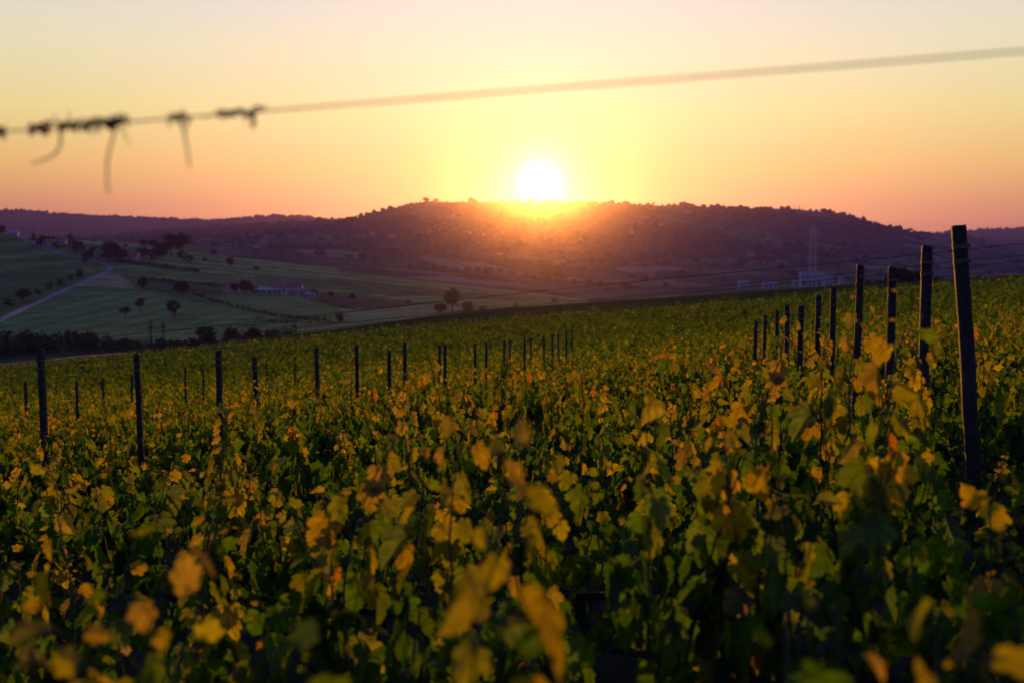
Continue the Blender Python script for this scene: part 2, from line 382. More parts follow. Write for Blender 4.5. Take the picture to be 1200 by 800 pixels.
    c[far] = (pc * (1 - hillw) + pch * hillw)[far]
    c[Y > 4000] = (.04, .045, .028)
    me = np_mesh('ground', v, quads, M_GROUND, c.reshape(-1, 3), smooth=True)
    tag(link(bpy.data.objects.new('ground', me)), 'dark vineyard soil running down into green valley fields and wooded hills', 'ground', kind='structure')
build_ground()

def strip_on_ground(name, pix, y0, y1, width, m, lift=.12):
    pts = [Vector(at(px, r, y0, y1)) for px, r in pix]
    dense = []
    for a, b in zip(pts[:-1], pts[1:]):
        n = max(2, int((b - a).length / 6))
        for i in range(n): dense.append(a.lerp(b, i / n))
    dense.append(pts[-1])
    for _ in range(3):
        dense = [dense[0]] + [(dense[i-1] + dense[i] * 2 + dense[i+1]) / 4 for i in range(1, len(dense) - 1)] + [dense[-1]]
    mb = MB(); K = 4; vs_ = []
    for i, p in enumerate(dense):
        t = (dense[min(i+1, len(dense)-1)] - dense[max(i-1, 0)]); t.z = 0; t.normalize(); nrm = Vector((-t.y, t.x, 0))
        for k in range(K + 1):
            q = p + nrm * width * (k / K - .5); vs_.append((q.x, q.y, gz(q.x, q.y) + lift))
    fs = [(i*(K+1)+k, i*(K+1)+k+1, (i+1)*(K+1)+k+1, (i+1)*(K+1)+k) for i in range(len(dense)-1) for k in range(K)]
    mb.add(vs_, fs)
    return mb.build(name, m)
tag(strip_on_ground('road', [(12,274.5),(28,280),(44,288),(66,296),(92,302.5),(112,305.5),(126,310),(131,315),(122,321),(108,327),(86,336),(58,348),(28,362),(0,376),(-50,398)], 345, 935, 3.9, M_ROAD), kind='structure')
tag(strip_on_ground('path', [(-60,434),(0,427),(60,421.5),(100,417.5),(150,414)], 216, 330, 4.0, M_TRACK), kind='structure')

# ------------------------------------------------------------------ grape leaf shapes
def leaf_shape(half):
    h = np.array(half, float)
    pts = np.concatenate([h, (h * [-1, 1])[::-1][1:]])            # closed outline round the leaf
    return pts
LEAF_HI = leaf_shape([(0,.02),(.07,-.16),(.18,-.25),(.27,-.22),(.36,-.27),(.43,-.18),(.55,-.17),(.56,-.06),(.66,-.01),(.58,.07),(.50,.13),(.65,.19),(.70,.30),(.80,.37),(.74,.45),(.75,.55),(.64,.57),(.57,.62),(.43,.56),(.42,.66),(.49,.78),(.40,.80),(.38,.90),(.27,.90),(.23,.99),(.12,.98),(0,1.10)])
LEAF_MID = leaf_shape([(0,.02),(.22,-.25),(.50,-.20),(.64,-.02),(.50,.13),(.80,.38),(.66,.57),(.43,.56),(.46,.80),(.24,.92),(0,1.10)])
LEAF_LO = np.array([(0,-.2),(.66,.0),(.62,.6),(0,1.05),(-.62,.6),(-.66,.0)])
def leaf_template(outline, lo=False):
    if lo:
        uv = outline; tri = np.array([(0,1,2),(0,2,3),(0,3,4),(0,4,5)])
    else:
        uv = np.concatenate([[(0, .26)], outline]); n = len(outline)
        tri = np.array([(0, 1 + i, 1 + (i + 1) % n) for i in range(n)])
    x, y = uv[:, 0], uv[:, 1]
    z = .34 * np.abs(x) - .26 * y * y - .12 * x * x
    if not lo: z = z + .03 * np.sin(x * 9 + 1) * np.cos(y * 8)
    return np.stack([x, y, z], -1), tri, uv
TPL = {'hi': leaf_template(LEAF_HI), 'mid': leaf_template(LEAF_MID), 'lo': leaf_template(LEAF_LO, True)}
def leaf_frames(dirs, norms):
    y = dirs / np.linalg.norm(dirs, axis=1, keepdims=True)
    x = np.cross(y, norms); x /= np.linalg.norm(x, axis=1, keepdims=True) + 1e-9
    x = x * rng.uniform(.5, 1.0, (len(y), 1))
    z = np.cross(x, y) * rng.uniform(-.6, 2.6, (len(y), 1))
    return np.stack([x, y, z], -1)             # columns
def instance_leaves(kind, pos, frames, size, cols):
    tv, tt, uv = TPL[kind]
    n, k = len(pos), len(tv)
    v = np.einsum('nij,kj->nki', frames * size[:, None, None], tv) + pos[:, None, :]
    t = tt[None] + (np.arange(n) * k)[:, None, None]
    return v.reshape(-1, 3), t.reshape(-1, 3), np.repeat(cols, k, 0), np.tile(uv, (n, 1))
LEAF_COLS = np.array([(.012,.038,.005),(.016,.043,.005),(.023,.049,.005),(.037,.056,.005),(.060,.071,.005),(.076,.072,.005),(.090,.050,.006),(.055,.060,.022)])
def leaf_colour(r, n, high, sizes=None):
    """young leaves high on the shoot are yellower, low ones darkened for shade, a few bronze or downy white"""
    w = np.clip(high + r.normal(0, .22, n), 0, 1)
    i = np.clip((w * 5.5).astype(int), 0, 5)
    c = LEAF_COLS[i].copy()
    br = (r.random(n) < .018) & (high > .55); c[br] = LEAF_COLS[6]
    if sizes is not None:
        wh = (r.random(n) < .35) & (sizes < .034); c[wh] = LEAF_COLS[7]
    return c * r.uniform(.75, 1.25, (n, 1))
def make_shoot(r, base, length, lean, big=1.0, step=.05, taper=.72):
    """one upright cane: centre line plus leaf position, direction, size, height share"""
    n = max(4, int(length / .08)); pts = [base.copy()]; d = np.array([lean[0], lean[1], 1.0]); d /= np.linalg.norm(d)
    for i in range(n):
        d = d + r.normal(0, .10, 3) + np.array([0, 0, .02]); d /= np.linalg.norm(d); pts.append(pts[-1] + d * length / n)
    pts = np.array(pts); L = []
    m = max(4, int(length / step)); az = r.uniform(0, 6.28)
    for j in range(m):
        f = (j + .6) / m; k = f * n; i = min(int(k), n - 1); p = pts[i] + (pts[i+1] - pts[i]) * (k - i)
        az += math.pi + r.normal(0, .5)
        o = np.array([math.cos(az), math.sin(az), 0]); pet = r.uniform(.04, .10) * big * (1.15 - .6 * f)
        q = p + o * pet + np.array([0, 0, pet * r.uniform(-.1, .6)])
        droop = r.uniform(-3.2, -.5) if f < .85 else r.uniform(-1.0, .9)
        dr = o * .8 + np.array([0, 0, droop]) + r.normal(0, .3, 3)
        nm = o * r.uniform(.2, 1.0) + np.array([0, 0, r.uniform(.0, .6)]) + r.normal(0, .5, 3)
        s = big * min(.12, .070 * math.exp(r.normal(0, .30))) * (1.12 - .2 * f if f < .65 else .99 - taper * (f - .65) / .35)
        L.append((q, dr, nm, max(s, .018), f, p))
    return pts, L
def make_vine(r, n_shoots, lo, hi, lod, stems=True, thin=1.0):
    """a cordon-trained vine along local X: woody part and leafy part"""
    wood = MB(); zc = .42
    tp = [(0,0,-.06)]
    for i in range(1, 6): tp.append((r.normal(0,.022), r.normal(0,.022), zc * i / 5))
    wood.tube(tp, [.036,.030,.027,.026,.027,.024], 7)
    for sgn in (-1, 1):
        ap = [tp[-1]] + [(sgn * .5 * i / 4, r.normal(0,.02), zc + .04 + r.normal(0,.015)) for i in range(1, 5)]
        wood.tube(ap, [.022,.017,.014,.012,.009], 6)
    green = MB(); P, D, N, S, Hh = [], [], [], [], []
    for s in range(n_shoots):
        x = -.5 + (s + r.uniform(.15, .85)) / n_shoots
        ln = r.uniform(lo, hi)
        pts, L = make_shoot(r, np.array([x, r.normal(0,.03), zc + .04]), ln, (r.normal(0,.13), r.normal(0,.2)), 1.0, .046 / thin)
        if stems:
            k = len(pts); green.tube(pts, list(np.linspace(.0056, .0020, k)), 5)
        for q, dr, nm, sz, f, p in L:
            P.append(q); D.append(dr); N.append(nm); S.append(sz); Hh.append(min(1, (q[2] - zc) / .85))
            if stems and lod == 'hi': green.tube([p, (p + q) / 2 + np.array([0,0,.012]), q], .0014, 3, False)
    # low bushy leaves round the cordon, their shade put into a darker green
    for _ in range(int(75 * thin)):
        p = np.array([r.uniform(-.52,.52), r.normal(0,.17), zc + r.uniform(-.25,.34)])
        P.append(p); D.append(np.array([r.normal(0,.6), r.normal(0,.6), -1.2])); N.append(np.array([r.normal(0,.7), r.normal(0,.7), .7])); S.append(r.uniform(.06,.105)); Hh.append(r.uniform(-.1,.15))
    return wood, green, np.array(P), np.array(D), np.array(N), np.array(S), np.array(Hh)
def foliage_mesh(name, r, vine, lod, mat, scale=1.0):
    wood, green, P, D, N, S, Hh = vine
    v, t, c, uv = instance_leaves(lod, P, leaf_frames(D, N), S * scale, leaf_colour(r, len(P), Hh, S))
    midx = np.zeros(len(t), int)
    if green.v:
        gv = np.array(green.v); gt = []
        for f in green.f:
            for i in range(1, len(f) - 1): gt.append((f[0], f[i], f[i+1]))
        gt = np.array(gt) + len(v)
        v = np.concatenate([v, gv]); t = np.concatenate([t, gt]); midx = np.concatenate([midx, np.ones(len(gt), int)])
        c = np.concatenate([c, np.tile((.09,.08,.03), (len(gv), 1))]); uv = np.concatenate([uv, np.zeros((len(gv), 2))])
    return np_mesh(name, v, t, [mat, M_SHOOT], c, uv, midx=midx)
vr = np.random.default_rng(21)
PROTO = {'hi': [], 'mid': []}; NEARV = []
for i in range(7):
    vn = make_vine(vr, 6, .25, .95, 'hi', True, 1.55); PROTO['hi'].append((vn[0].mesh('trunk', M_BARK, True), foliage_mesh('foliage', vr, vn, 'hi', M_VLEAF)))
for i in range(7):
    vn = make_vine(vr, 6, .25, .95, 'mid', True, 1.5); NEARV.append(vn[2:]); PROTO['mid'].append((vn[0].mesh('trunk', M_BARK, True), foliage_mesh('foliage', vr, vn, 'mid', M_VLEAF, 1.06)))
FARV = []
for i in range(8):
    vn = make_vine(vr, 6, .26, .95, 'lo', False, .7); FARV.append(vn[2:])

# ------------------------------------------------------------------ vineyard layout
TAN = .22; ALPHA = math.atan(TAN)
ROW0, PITCHROW = 1.5, 1.72
RDIR = Vector((math.cos(ALPHA), -math.sin(ALPHA), 0))
def row_depth(k): return ROW0 + PITCHROW * k
def row_y(k, x): return row_depth(k) - TAN * x
NUM = ['first','second','third','fourth','fifth','sixth','seventh','eighth','ninth','tenth','eleventh','twelfth','thirteenth','fourteenth','fifteenth','sixteenth','seventeenth','eighteenth','nineteenth','twentieth','twenty-first','twenty-second','twenty-third','twenty-fourth','twenty-fifth','twenty-sixth','twenty-seventh','twenty-eighth','twenty-ninth','thirtieth']
allv = []
for k in range(0, 85):
    y0 = row_depth(k)
    if y0 > 128: break
    half = .50 * y0 + 3.2
    step = .93
    off = vr.uniform(0, step)
    for j in range(-int(half / step) - 2, int(half / step) + 3):
        x = j * step + off + vr.normal(0, .05); y = row_y(k, x)
        if y < .9 or y > 129 or abs(x) > .50 * y + (1.2 if y < 8 else 2.5): continue
        allv.append((k, x, y))
seen = sorted([a for a in allv if abs(a[1]) < .455 * a[2] + .75], key=lambda a: a[2])[:296]
seen_set = set(seen); by_row = {}
for a in seen: by_row.setdefault(a[0], []).append(a)
VROT = -ALPHA
tilt = math.atan(GX * math.cos(ALPHA) - GY * math.sin(ALPHA))
near_vines = []
for k, lst in sorted(by_row.items()):
    for i, (k, x, y) in enumerate(sorted(lst, key=lambda a: a[1])):
        d = y
        lod = 'hi' if k <= 4 else 'mid'
        tm, fm = PROTO[lod][vr.integers(0, 7)]
        e = empty('grapevine', (x, y, gz(x, y)), VROT + (math.pi if vr.random() < .5 else 0))
        s = vr.uniform(.68, 1.18); e.scale = (1, 1, s if k > 0 else vr.uniform(.80, .92))
        if k in (2, 3) and abs(600 + F * x / y - 1145) < 110: e.scale = (1, 1, .62)
        link(bpy.data.objects.new('trunk', tm), e); link(bpy.data.objects.new('foliage', fm), e)
        near_vines.append((k, x, y, e))
        tag(e, f'leafy young grapevine, {NUM[i]} from the left in the {NUM[k]} row from the front', 'grapevine', 'young grapevines standing in the vineyard rows')
# everything past those: one mass of vines
def far_vines():
    V, T, C, o = [], [], [], 0
    for (k, x, y) in allv:
        if (k, x, y) in seen_set: continue
        near = y < 24
        if y > 32 and vr.random() < .13: continue
        P, D, N, S, Hh = (NEARV if near else FARV)[vr.integers(0, 7)]
        if y > 45: sel = vr.random(len(P)) < (.62 if y < 75 else .42)
        else: sel = np.ones(len(P), bool)
        a = VROT + (math.pi if vr.random() < .5 else 0); ca, sa = math.cos(a), math.sin(a)
        M = np.array([[ca,-sa,0],[sa,ca,0],[0,0,1]])
        s = vr.uniform(.62, 1.25)
        p = (P[sel] * [1, 1, s]) @ M.T + np.array([x, y, gz(x, y)])
        grow = 1.15 if y < 45 else (1.5 if y < 75 else 1.9)
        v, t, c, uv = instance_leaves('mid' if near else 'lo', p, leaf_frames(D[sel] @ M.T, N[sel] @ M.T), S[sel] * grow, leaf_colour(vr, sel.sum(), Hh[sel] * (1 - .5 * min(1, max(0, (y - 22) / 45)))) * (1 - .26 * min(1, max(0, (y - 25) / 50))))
        V.append(v); T.append(t + o); C.append(c); o += len(v)
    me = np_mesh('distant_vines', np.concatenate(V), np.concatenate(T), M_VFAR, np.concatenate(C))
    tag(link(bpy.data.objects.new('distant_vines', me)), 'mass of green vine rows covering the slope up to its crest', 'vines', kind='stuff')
far_vines()

# tall shoots of the front row that reach up close to the lens
def hero(px, row, height, n_leaf_size, seed, lean=(0, 0), tint=None):
    """a tall shoot on the vine of the front rows nearest to it"""
    r = np.random.default_rng(seed)
    k = height[1]; rx, rz = ray(px, row)
    y = row_depth(k) / (1 + TAN * rx); x = rx * y; ztop = rz * y + .035; n_leaf_size *= .74
    vine = min([v for v in near_vines if v[0] == k], key=lambda v: abs(v[1] - x))
    e = vine[3]; base_w = Vector((x - lean[0] * .5, y - lean[1] * .5, gz(x, y) + .46))
    ln = max(.3, ztop - base_w.z)
    g = MB(); pts, L = make_shoot(r, np.array([0, 0, 0.0]), ln, (lean[0] / 2, lean[1] / 2), n_leaf_size, .055, .45)
    pts = pts * [1, 1, ln / max(pts[-1][2], .01)]
    g.tube(pts, list(np.linspace(.0055, .002, len(pts))), 6)
    sc_ = ln / max(L[-1][0][2], .01)
    P = np.array([q[0] for q in L]); P[:, 2] *= min(sc_, 1.2); D = np.array([q[1] for q in L]); N = np.array([q[2] for q in L]); S = np.array([q[3] for q in L]); Hh = np.clip(np.array([q[4] for q in L]) * .55 + .42, 0, 1)
    for q in L:
        p = q[5].copy(); p[2] *= min(sc_, 1.2); q0 = q[0].copy(); q0[2] *= min(sc_, 1.2); g.tube([p, q0], .0016, 4, False)
    if tint is not None: Hh = np.full(len(P), tint)
    me = foliage_mesh('shoot', r, (None, g, P, D, N, S, Hh), 'hi', M_VLEAF)
    o = bpy.data.objects.new('shoot', me); link(o, e)
    bpy.context.view_layer.update()
    o.matrix_parent_inverse = Matrix.LocRotScale(e.location, e.rotation_euler, e.scale).inverted()
    o.location = base_w
    return o
for i, h in enumerate([(520,545,(0,0),1.25,(.05,0)), (150,765,(0,0),1.3,(0,0),1.0), (118,775,(0,0),1.3,(0,0),.95), (1085,762,(0,0),1.35,(0,0),.95), (1052,775,(0,0),1.2,(0,0),.9), (985,775,(0,0),1.0,(0,0),.8), (540,600,(0,0),1.3,(.04,0),.8), (870,560,(0,1),1.5,(0,0),.85), (920,600,(0,1),1.3,(0,0),.6), (960,760,(0,0),1.3,(0,0),.05), (330,770,(0,0),1.3,(0,0),.05), (700,770,(0,0),1.3,(0,0),.1), (90,560,(0,1),1.25,(0,0)), (60,640,(0,0),1.0,(0,0)),
                       (880,515,(0,1),1.3,(0,0)), (905,560,(0,1),1.2,(.1,0)), (1185,570,(0,1),1.25,(0,0)), (605,520,(0,2),1.2,(0,0)), (640,620,(0,1),1.2,(0,0)),
                       (740,560,(0,2),1.1,(0,0)), (400,640,(0,1),1.1,(0,0)), (270,560,(0,2),1.1,(0,0)), (345,560,(0,2),1.0,(.1,0)),  (985,480,(0,2),1.2,(0,0)),
                       (505,480,(0,2),.9,(0,0)), (865,445,(0,2),.9,(0,0))]):
    hero(h[0], h[1], h[2], h[3], 100 + i, *h[4:])

# ------------------------------------------------------------------ posts
def make_post(height, w, seed):
    r = np.random.default_rng(seed)
    mb = MB(); n = 9; prof_ = []
    for i in range(n + 1):
        z = -.25 + (height + .25) * i / n
        jx, jy = r.normal(0, .0022, 2); ww = w * (1 + r.normal(0, .02)); hw = ww / 2; b = hw * .72
        prof_.append([(jx + a, jy + c, z) for a, c in ((-b,-hw),(b,-hw),(hw,-b),(hw,b),(b,hw),(-b,hw),(-hw,b),(-hw,-b))])
    vs_ = [p for ring in prof_ for p in ring]
    top = [(p[0] * .86, p[1] * .86, height + .012 + r.normal(0, .003)) for p in prof_[-1]]; vs_ += top
    R_ = n + 2; fs = [(i*8+k, i*8+(k+1)%8, (i+1)*8+(k+1)%8, (i+1)*8+k) for i in range(R_-1) for k in range(8)]
    fs.append(tuple((R_-1)*8 + k for k in range(8)))
    mb.add(vs_, fs); return mb
posts = []
def put_post(k, px, top_row, label, w=.082, lean=(0, 0), clips=True):
    rx, rz = ray(px, 400)
    y = row_depth(k) / (1 + TAN * rx); x = rx * y; zt = ray(px, top_row)[1] * y; zg = gz(x, y)
    h = min(max(zt - zg, 1.2), 2.4); w *= .8
    e = empty('vine_post', (x, y, zg), VROT + random.uniform(-.2, .2))
    e.rotation_euler = (lean[1], lean[0], e.rotation_euler[2])
    make_post(h, w, k * 31 + int(px)).build('stake', M_POST, e)
    if clips:
        for dz in (.10, .18):
            c = MB(); c.box(-w*.62, w*.62, -w*.5-.012, -w*.5-.003, h-dz-.012, h-dz+.012); c.build('wire_clip', M_CLIP, e)
    tag(e, label, 'post', 'dark posts of the vine trellis'); posts.append((k, x, y, zg + h))
    return e
RIGHT = [(3,1158,265,.090,(-.085,0)),(4,1083,290,.084,(0,0)),(5,1043,314,.078,(0,0)),(6,1003,312,.084,(.012,0)),(7,975,338,.078,(0,0)),(8,958,347,.08,(0,0)),(9,937,359,.095,(.01,0)),(10,923,358,.09,(-.01,0)),(11,910,365,.08,(0,0)),(12,896,370,.08,(0,0)),(13,884,376,.08,(.02,0))]
RL = ['tall dark post leaning left, nearest and largest of the right-hand line',]
for i, (k, px, tr, w, ln) in enumerate(RIGHT):
    put_post(k, px, tr, RL[0] if i == 0 else f'upright dark post, {NUM[i]} from the front in the right-hand line of vine posts', w, ln)
LEFT = [(5,50,410),(6,163,415),(7,255,411),(8,300,419),(9,372,408),(10,418,405),(11,456,411),(12,474,401),(13,514,405),(14,521,404),(15,557,403),(16,570,402),(17,590,399),(18,598,398),(19,614,396),(20,622,396),(21,638,393),(22,647,392),(23,655,390),(24,664,388),(25,671,387)]
for i, (k, px, tr) in enumerate(LEFT):
    put_post(k, px, tr, f'thin dark post, {NUM[i]} from the front in the left-hand line of vine posts', random.uniform(.07, .082), (random.uniform(-.015, .015), 0), clips=i < 6)
FL = [(28,447),(88,447),(119,443),(153,440),(216,430),(237,432),(312,423),(345,418)]
for i, (px, tr) in enumerate(FL):
    k = 12 + int(i * 1.6); put_post(k, px, tr, f'short dark post among far vines, {NUM[i]} from the left of the outermost line', .07, (0, 0), clips=False)

# ------------------------------------------------------------------ wires
def wire(k, below, x0, x1, rad, label, dz=(0, 0)):
    pts = []; n = int((x1 - x0) / .4) + 2
    for i in range(n + 1):
        t = i / n; x = x0 + (x1 - x0) * t; y = row_y(k, x)
        h = 1.95 - below + dz[0] * (1 - t) + dz[1] * t - .012 * math.sin(x * .77 + k) ** 2
        pts.append((x, y, gz(x, y) + h))
    mb = MB(); mb.tube(pts, rad, 6)
    return tag(mb.build('trellis_wire', M_RUSTW, smooth=True), label, 'wire', 'trellis wires along the vine rows')
fx0, fz0 = ray(-40, 158); fx1, fz1 = ray(1240, 57)
def front_wire():
    a = Vector((fx0, 1, fz0)) * (ROW0 / (1 + TAN * fx0)); b = Vector((fx1, 1, fz1)) * (ROW0 / (1 + TAN * fx1))
    a0 = a + (a - b) * 4; b0 = b + (b - a) * 3
    mb = MB(); mb.tube([a0 + (b0 - a0) * (i / 30) + Vector((0, 0, 0)) for i in range(31)], .0014, 8)
    tag(mb.build('trellis_wire', M_WIRE, smooth=True), 'blurred pale wire across the sky close to the lens', 'wire', 'trellis wires along the vine rows')
    return a, b
FA, FB = front_wire()
for k in (3, 4, 6, 9):
    xs = .52 * row_depth(k) + 2
    nm = NUM[k]
    wire(k, .10, -xs, xs, .0023 if k < 6 else .0013, f'upper of two thin dark wires along the {nm} row from the front')
    wire(k, .19, -xs, xs, .0021 if k < 6 else .0012, f'lower of two thin dark wires along the {nm} row from the front')
def on_front(px):
    rx = ray(px, 150)[0]; t = (rx - fx0) / (fx1 - fx0)
    # solve along the straight wire
    lo, hi = 0.0, 1.0
    for _ in range(40):
        m = (lo + hi) / 2; p = FA + (FB - FA) * m
        if p.x / p.y < rx: lo = m
        else: hi = m
    return FA + (FB - FA) * lo
def tendril_wrap(px0, px1, label, seed, dense=1.0, thick=.0017):
    """dried tendril still wound round the wire"""
    r = np.random.default_rng(seed); a, b = on_front(px0), on_front(px1); L = (b - a).length; d = (b - a).normalized()
    s = d.cross(Vector((0, 0, 1))).normalized(); u = s.cross(d)
    mb = MB()
    for q in range(int(4 * dense)):
        turns = max(2, int(L / r.uniform(.016, .03))); pts = []; n = turns * 7; ph = r.uniform(0, 6.28); rad0 = r.uniform(.003, .0065)
        for i in range(n + 1):
            t = i / n; th = ph + t * turns * 6.283; rad = rad0 * (.35 + 1.3 * math.sin(t * 9 + ph) ** 2) + abs(r.normal(0, .0012))
            pts.append(a + d * (L * t) + (s * math.cos(th) + u * math.sin(th)) * rad)
        mb.tube(pts, [thick * (.6 + .4 * math.sin(3.14 * i / n)) for i in range(n + 1)], 5)
    for q in range(int(L / .006)):
        p = a.lerp(b, r.random()); v = Vector((r.normal(), r.normal(), r.normal())) * .006
        mb.tube([p + v * .4, p + v, p + v * 1.6 + Vector((0, 0, -.002))], [.0014, .001, .0005], 4)
    tag(mb.build('dried_tendril', M_TENDRIL, smooth=True), label, 'tendril', 'dry tendrils caught on the near wire')
def tendril_hang(px_list, label, rad=.0020):
    p0 = on_front(px_list[0][0]); pts = []
    for px, row in px_list:
        rx, rz = ray(px, row); pts.append(Vector((rx, 1, rz)) * (p0.y + random.uniform(-.008, .008)))
    pts[0] = p0 + Vector((0, -.004, 0))
    d = []
    for i in range(len(pts) - 1):
        for j in range(4): d.append(pts[i].lerp(pts[i+1], j / 4))
    d.append(pts[-1])
    for _ in range(2): d = [d[0]] + [(d[i-1] + d[i] * 2 + d[i+1]) / 4 for i in range(1, len(d) - 1)] + [d[-1]]
    mb = MB(); mb.tube(d, [rad * (1 - .45 * i / (len(d) - 1)) for i in range(len(d))], 6)
    tag(mb.build('dried_tendril', M_TENDRIL, smooth=True), label, 'tendril', 'dry tendrils caught on the near wire')
tendril_wrap(-14, 6, 'small dry tendril knot on the near wire at the picture edge', 1, 1.0)
tendril_wrap(34, 60, 'short dark tendril knot on the wire before the first hanging strand', 2, 1.3)
tendril_wrap(68, 95, 'dark tendril coil above the strand that curls sideways', 3, 1.4)
tendril_wrap(96, 150, 'longest dark clump of dry tendrils wound on the near wire', 4, 1.7)
tendril_wrap(198, 224, 'thin tendril wrap above the rightmost hanging strand', 5, .7)
tendril_wrap(254, 306, 'dark dry tendril coil at the clump end before the bare wire', 6, 1.3)
tendril_hang([(71,150),(72,164),(69,176),(60,184),(48,189),(36,192)], 'dry strand hanging from the near wire and curling sideways')
tendril_hang([(138,146),(133,160),(128,176),(125,195),(126,214),(127,228)], 'longest dry strand hanging straight down from the near wire')
tendril_hang([(212,142),(216,156),(219,172),(222,196)], 'short dry strand hanging down, nearest to the bare wire')
tendril_hang([(296,135),(299,142),(297,150)], 'stubby dry tendril end drooping where the bare wire begins', .003)

# ------------------------------------------------------------------ trees
def tree_meshes(kind, seed):
    r = np.random.default_rng(seed); tr = MB()
    H = 1.0
    spec = dict(round=(.26, .62, .40, .38, 30), umbrella=(.34, .70, .52, .24, 26), airy=(.34, .66, .36, .34, 22), cypress=(.04, .52, .085, .48, 26), conifer=(.08, .50, .26, .46, 26), bush=(.05, .48, .60, .46, 26), wide=(.12, .54, .55, .42, 40))[kind]
    t0, cz, rx, rzz, nclump = spec
    P, S = [], []
    for i in range(nclump):
        while True:
            q = r.uniform(-1, 1, 3)
            if .25 < np.linalg.norm(q) < 1: break
        if kind in ('conifer', 'cypress'):
            hgt = r.random(); wd = (1 - hgt) ** .8 if kind == 'conifer' else math.sin(math.pi * (hgt * .85 + .12)) ** .6
            a = r.uniform(0, 6.28); rad = rx * wd * math.sqrt(r.random())
            c = np.array([math.cos(a) * rad, math.sin(a) * rad, t0 + (1 - t0 - .03) * hgt]); cs = .10 * (wd * .8 + .25) if kind == 'conifer' else .055
        else:
            c = np.array([q[0] * rx * .8, q[1] * rx * .8, cz + q[2] * rzz * .82]); cs = r.uniform(.09, .17) * (1.15 if kind in ('wide', 'bush') else 1)
        P.append(c); S.append(cs)
        if kind not in ('cypress', 'bush') and i < 9:
            z0 = t0 + r.uniform(0, .15)
            tr.tube([(0, 0, z0), (c[0] * .45, c[1] * .45, (z0 + c[2]) / 2), tuple(c)], [.018, .011, .004], 5)
    tr.tube([(0, 0, -.05), (r.normal(0, .008), r.normal(0, .008), t0 * .5), (r.normal(0, .012), r.normal(0, .012), t0), (0, 0, cz + .1)], [.04, .03, .026, .008], 7)
    pos, siz, nrm = [], [], []
    per = 42
    for c, cs in zip(P, S):
        g = r.normal(0, 1, (per, 3)); g /= np.linalg.norm(g, axis=1, keepdims=True)
        p = c + g * (cs * r.random((per, 1)) ** .45) * [1, 1, .85]
        pos.append(p); siz.append(r.uniform(.35, .7, per) * cs * .55); nrm.append(g + r.normal(0, .6, (per, 3)))
    pos = np.concatenate(pos); siz = np.concatenate(siz); nrm = np.concatenate(nrm)
    d = r.normal(0, 1, pos.shape)
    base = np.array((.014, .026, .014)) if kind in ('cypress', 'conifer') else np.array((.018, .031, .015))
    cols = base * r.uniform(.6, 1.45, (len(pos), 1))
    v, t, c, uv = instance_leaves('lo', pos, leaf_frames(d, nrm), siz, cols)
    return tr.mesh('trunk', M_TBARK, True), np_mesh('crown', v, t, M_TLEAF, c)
TREES = {k: [tree_meshes(k, 40 + 7 * i + j) for j in range(2)] for i, k in enumerate(('round', 'umbrella', 'airy', 'cypress', 'conifer', 'bush', 'wide'))}
KN = dict(round='leafy_tree', umbrella='spreading_tree', airy='leafy_tree', cypress='cypress_tree', conifer='conifer_tree', bush='bush', wide='leafy_tree')
def tree(px, row, hpx, kind, label, group, y0=216, y1=933, wide=1.0):
    x, y, z = at(px, row, y0, y1); h = hpx * y / F
    e = empty(KN[kind], (x, y, z), random.uniform(0, 6.28)); e.scale = (h * wide, h * wide, h)
    tm, cm = TREES[kind][random.randint(0, 1)]
    link(bpy.data.objects.new('trunk', tm), e); link(bpy.data.objects.new('crown', cm), e)
    tag(e, label, 'bush' if kind == 'bush' else 'tree', group)
    return e
G1 = 'trees on the left hillside'
